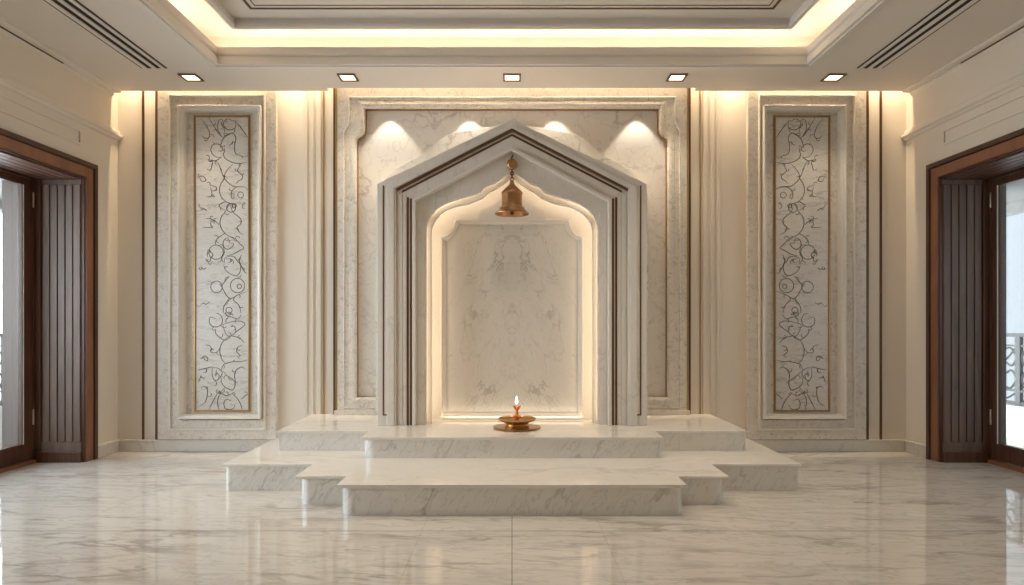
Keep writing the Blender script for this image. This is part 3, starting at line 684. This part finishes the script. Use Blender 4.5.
for s, nm in SIDES:
    X = lambda px, d: -s * wx(px, d)
    org = (s * 2.926, 0, .125)
    wp = thing('vine_panel', org, lab % nm, 'wall panel')
    xl, xr = s * 3.511, s * 2.341
    def ring(mb, a0, a1, b0, b1, c0, c1, d0, d1, y0, y1):   # rectangular ring: outer x a0..a1, z b0..b1; inner x c0..c1, z d0..d1
        a = [(a0, b0), (a0, b1), (a1, b1), (a1, b0), (a0, b0)]; b = [(c0, d0), (c0, d1), (c1, d1), (c1, d0), (c0, d0)]
        return mb.strip(a, b, y0, y1)
    of = ring(MB(), xl, xr, .125, 3.74, s * 3.291, s * 2.493, .317, 3.408, -.055, 0).build('outer_frame', 'frame', wp)
    xa, xb = s * 3.387, s * 2.45
    MB().sweep([(min(xa, xb), .228), (min(xa, xb), 3.528), (max(xa, xb), 3.528), (max(xa, xb), .228)],
               [(-.009, -.05), (-.009, -.072), (-.005, -.078), (.005, -.078), (.009, -.072), (.009, -.05)], True).build('bead_moulding', 'line', of)
    q = sorted((s * 3.257, s * 2.510))
    MB().sweep([(q[0], .368), (q[0], 3.389), (q[1], 3.389), (q[1], .368)],
               [(-.010, -.01), (-.010, -.060), (-.004, -.080), (.004, -.084), (.005, -.092), (.016, -.094), (.018, -.108), (.028, -.112), (.035, -.104), (.035, -.02)], True).build('ledge_moulding', 'line', of)
    gx0, gx1 = sorted((s * 3.170, s * 2.611))
    MB().box(min(s * 3.291, s * 2.493) + .001, max(s * 3.291, s * 2.493) - .001, -.012, 0, .318, 3.407).build('inner_slab', 'frame', wp)
    MB().sweep([(gx0, .396), (gx0, 3.347), (gx1, 3.347), (gx1, .396)], [(0, -.010), (0, -.030), (-.017, -.030), (-.017, -.010)], True).build('gold_frame', 'gold', wp, bevel=.002)
    art = MB().box(gx0 + .016, gx1 - .016, -.018, -.010, .412, 3.331).build('art_slab', 'art', wp)
    m = MB(); d = 6.182
    for lines, oy in ((R1, 112), (R2, 212), (R3, 312)):
        for L in lines:
            p = [(X(190 + a / 5.846, d), -.0185, wz(oy + b / 5.846, d)) for a, b in L]
            m.tube(catmull(p, 5), .0037, 6, taper=True)
    for lines, oy in ((C1, 112), (C2, 212)):
        for L in lines:
            p = [(X(190 + a / 5.846, d), -.0185, wz(oy + b / 5.846, d)) for a, b in L]
            m.tube(catmull(p, 4, True), .0032, 6, closed=True)
    rnd = random.Random(11)
    for lines, oy in ((R1, 0), (R2, 585), (R3, 1170)):           # small curled tendrils growing off the stems
        for L in lines:
            for q in range(2):
                k = rnd.randrange(len(L) - 1); a, b = L[k]; b += oy
                an = rnd.uniform(0, 6.28); ln = rnd.uniform(22, 52); tw = rnd.choice((-1, 1)) * rnd.uniform(2.0, 4.2); C = [(a, b)]
                for t in range(1, 8):
                    an += tw / 7; st_ = ln / 7 * (1.25 - t * .11)
                    C.append((C[-1][0] + st_ * math.cos(an), C[-1][1] + st_ * math.sin(an)))
                m.tube(catmull([(X(190 + u / 5.846, d), -.0184, wz(112 + v / 5.846, d)) for u, v in C], 3), .0030, 5, taper=True)
    # clamp inside the gold frame
    m.v = [(min(max(x, gx0 + .018), gx1 - .018), y, min(max(z, .414), 3.329)) for x, y, z in m.v]
    m.build('vine_inlay', 'vine', art, smooth=True)

# ------------------------------------------------------------------ downlights and vents
YD = -.443
names = ['first', 'second', 'third', 'fourth', 'fifth']
places = ['above the left vine panel', 'between the left vine panel and the bell', 'directly above the bell', 'between the bell and the right vine panel', 'above the right vine panel']
def make_downlight():
    r = thing('downlight', (0, 0, 0), '', 'ceiling light', 'square downlights along the ceiling edge')
    a, b = .082, .065
    ring = MB().strip([(-a, -a), (-a, a), (a, a), (a, -a), (-a, -a)], [(-b, -b), (-b, b), (b, b), (b, -b), (-b, -b)], 0, .012)
    ring.v = [(x, z, ZC - .012 + y) for x, y, z in ring.v]
    ring.build('trim_ring', 'bronze', r)
    MB().box(-b, b, -b, b, ZC - .004, ZC).build('lens', 'lens', r)
    return r
proto = make_downlight()
xs = [-2.98, -1.523, 0.0, 1.53, 2.985]
dls = []
for i, x in enumerate(xs):
    if i == 0: r = proto
    else:
        r = proto.copy(); COL.objects.link(r)
        for ch in proto.children:
            k = ch.copy(); COL.objects.link(k); k.parent = r
    r.location = (x, YD, 0)
    r['label'] = 'square bronze rimmed ceiling downlight %s' % places[i]
    dls.append(r)
for s, nm in SIDES:
    v = thing('air_vent', (s * 3.2, -2.3, ZC), 'black linear slot air vent in the ceiling on the %s side' % nm, 'vent')
    MB().box(s * 3.087, s * 3.322, -.644, -4.0, ZC - .003, ZC).build('slot_backing', 'black', v)
    for a, b in ((3.104, 3.136), (3.181, 3.217), (3.262, 3.302)):
        MB().box(s * a, s * b, -.644, -4.0, ZC - .009, ZC - .002).build('slat', 'ceiling', v)

# ------------------------------------------------------------------ lights
WARM = (1.0, .77, .50); WARM2 = (1.0, .82, .60)
def area(name, loc, direction, sx, sy, power, col, spread=math.pi):
    l = bpy.data.lights.new(name, 'AREA'); l.shape = 'RECTANGLE'; l.size = sx; l.size_y = sy; l.energy = power; l.color = col; l.spread = spread
    o = bpy.data.objects.new(name, l); COL.objects.link(o); o.location = loc
    o.rotation_euler = Vector(direction).to_track_quat('-Z', 'Y').to_euler()
    return o
def area_axes(name, loc, xaxis, direction, sx, sy, power, col):
    l = bpy.data.lights.new(name, 'AREA'); l.shape = 'RECTANGLE'; l.size = sx; l.size_y = sy; l.energy = power; l.color = col
    o = bpy.data.objects.new(name, l); COL.objects.link(o)
    x = Vector(xaxis).normalized(); z = -Vector(direction).normalized(); y = z.cross(x).normalized(); z = x.cross(y)
    M = Matrix((x, y, z)).transposed().to_4x4(); M.translation = Vector(loc); o.matrix_world = M
    return o
def spot(name, loc, target, power, col, angle, blend, r=.02):
    l = bpy.data.lights.new(name, 'SPOT'); l.energy = power; l.color = col; l.spot_size = angle; l.spot_blend = blend; l.shadow_soft_size = r
    o = bpy.data.objects.new(name, l); COL.objects.link(o); o.location = loc
    o.rotation_euler = (Vector(target) - Vector(loc)).to_track_quat('-Z', 'Y').to_euler()
    return o
# LED strips in the back wall slot
for s, nm in SIDES:
    area_axes('slot_led', (s * 2.86, -.082, 3.95), (1, 0, 0), (0, .06, -1), 2.1, .02, 20, WARM).data.spread = math.radians(75)
area_axes('slot_led', (0, -.150, 3.95), (1, 0, 0), (0, .06, -1), 3.4, .02, 12, WARM).data.spread = math.radians(75)
# cove LEDs lie in the trough and shine up
zz = 3.635; cp_ = 13.5
area_axes('cove_led', (0, TY0 + .20, zz), (1, 0, 0), (0, -.1, 1), 5.4, .05, cp_ * 1.1, WARM2)
area_axes('cove_led', (0, TY1 - .20, zz), (1, 0, 0), (0, .1, 1), 5.4, .05, cp_ * 1.1, WARM2)
for s, nm in SIDES:
    area_axes('cove_led', (s * (TX + .20), (TY0 + TY1) / 2, zz), (0, 1, 0), (-s * .1, 0, 1), 4.9, .05, cp_, WARM2)
# niche LEDs behind the arch edge
zt_, zb_ = wz(225, 5.68), Z2 + .03
for s, nm in SIDES:
    for dd, pw in ((dC + .064, .6), (dC + .16, 1.35)):                   # one line grazes the arch moulding, one washes the niche back
        area_axes('niche_led', (s * .835, yd(dd), (zt_ + zb_) / 2), (0, 0, 1), (-s, (0 if pw < 1 else .8), 0), zt_ - zb_, .02, pw, WARM2)
        a = Vector((s * .82, yd(dd), 2.27)); b = Vector((s * .10, yd(dd), 2.66))
        area_axes('niche_led', (a + b) / 2, (b - a), (-s * .45, (0 if pw < 1 else .9), -.85), (b - a).length, .02, pw * .5, WARM2)
# wall washers over the shrine panel
for px in (390, 470, 555, 637):
    x = wx(px, 6.15)
    spot('wall_washer', (x, -.196, 3.552), (x, -.19, 0), 20, (1, .90, .76), math.radians(67), .32, .008)
# downlights
for i, x in enumerate(xs):
    spot('downlight_and_fill_lamp', (x, YD, ZC - .02), (x, YD + .02, 0), 22, (1, .84, .62), math.radians(88), .8, .04)
# unseen fill spots, added under the tray ceiling to brighten the platform
for x in (-1.5, 0, 1.5):
    spot('tray_fill_spot', (x, -1.85, 3.81), (x, -1.7, .3), 60, (1, .86, .68), math.radians(85), .9, .05)
area_axes('niche_led', (0, yP - .055, Z2 + .004), (1, 0, 0), (0, .7, 1), 1.3, .012, .7, WARM2)
# unseen ceiling spots added nearer the viewer as general room fill
for y in (-4.0, -6.6):
    for x in (-3.3, 3.3):
        spot('downlight_and_fill_lamp', (x, y, ZC - .02), (x, y, 0), 45, (1, .86, .66), math.radians(110), .8, .05)
# overcast daylight, brighter to the left
w = bpy.data.worlds.new('overcast_sky'); scene.world = w; w.use_nodes = True
nt = w.node_tree; bg = nt.nodes['Background']
tc = nt.nodes.new('ShaderNodeTexCoord'); sp = nt.nodes.new('ShaderNodeSeparateXYZ'); nt.links.new(tc.outputs['Generated'], sp.inputs[0])
mr = nt.nodes.new('ShaderNodeMapRange'); mr.inputs['From Min'].default_value = -1; mr.inputs['From Max'].default_value = .7
mr.inputs['To Min'].default_value = 10.0; mr.inputs['To Max'].default_value = 1.0
nt.links.new(sp.outputs[0], mr.inputs['Value']); nt.links.new(mr.outputs[0], bg.inputs['Strength'])
bg.inputs['Color'].default_value = (.80, .90, 1.0, 1)
for s, nm in SIDES:
    l = bpy.data.lights.new('daylight_portal', 'AREA'); l.shape = 'RECTANGLE'; l.size = 3.0; l.size_y = 2.6; l.cycles.is_portal = True
    o = bpy.data.objects.new('daylight_portal', l); COL.objects.link(o); o.location = (s * 4.48, -2.0, 1.32)
    x = Vector((0, 1, 0)); z = Vector((s, 0, 0)); y = z.cross(x); o.matrix_world = Matrix.Translation(o.location) @ Matrix((x, y, z)).transposed().to_4x4()

# ------------------------------------------------------------------ camera and view
cam = bpy.data.cameras.new('camera'); cam.sensor_fit = 'HORIZONTAL'; cam.sensor_width = 36; cam.lens = 36 * FOC / 1024; cam.shift_y = (HY - 292.5) / 1024
co = bpy.data.objects.new('camera', cam); COL.objects.link(co); co.location = (0, CAMY, CAMZ); co.rotation_euler = (math.pi / 2, 0, 0)
cam.clip_start = .05; scene.camera = co
scene.cycles.use_denoising = True
scene.cycles.max_bounces = 12; scene.cycles.diffuse_bounces = 6; scene.cycles.sample_clamp_indirect = 6
scene.view_settings.view_transform = 'Standard'; scene.view_settings.look = 'None'
scene.view_settings.gamma = 1; scene.view_settings.use_curve_mapping = False
scene.view_settings.exposure = 0.32
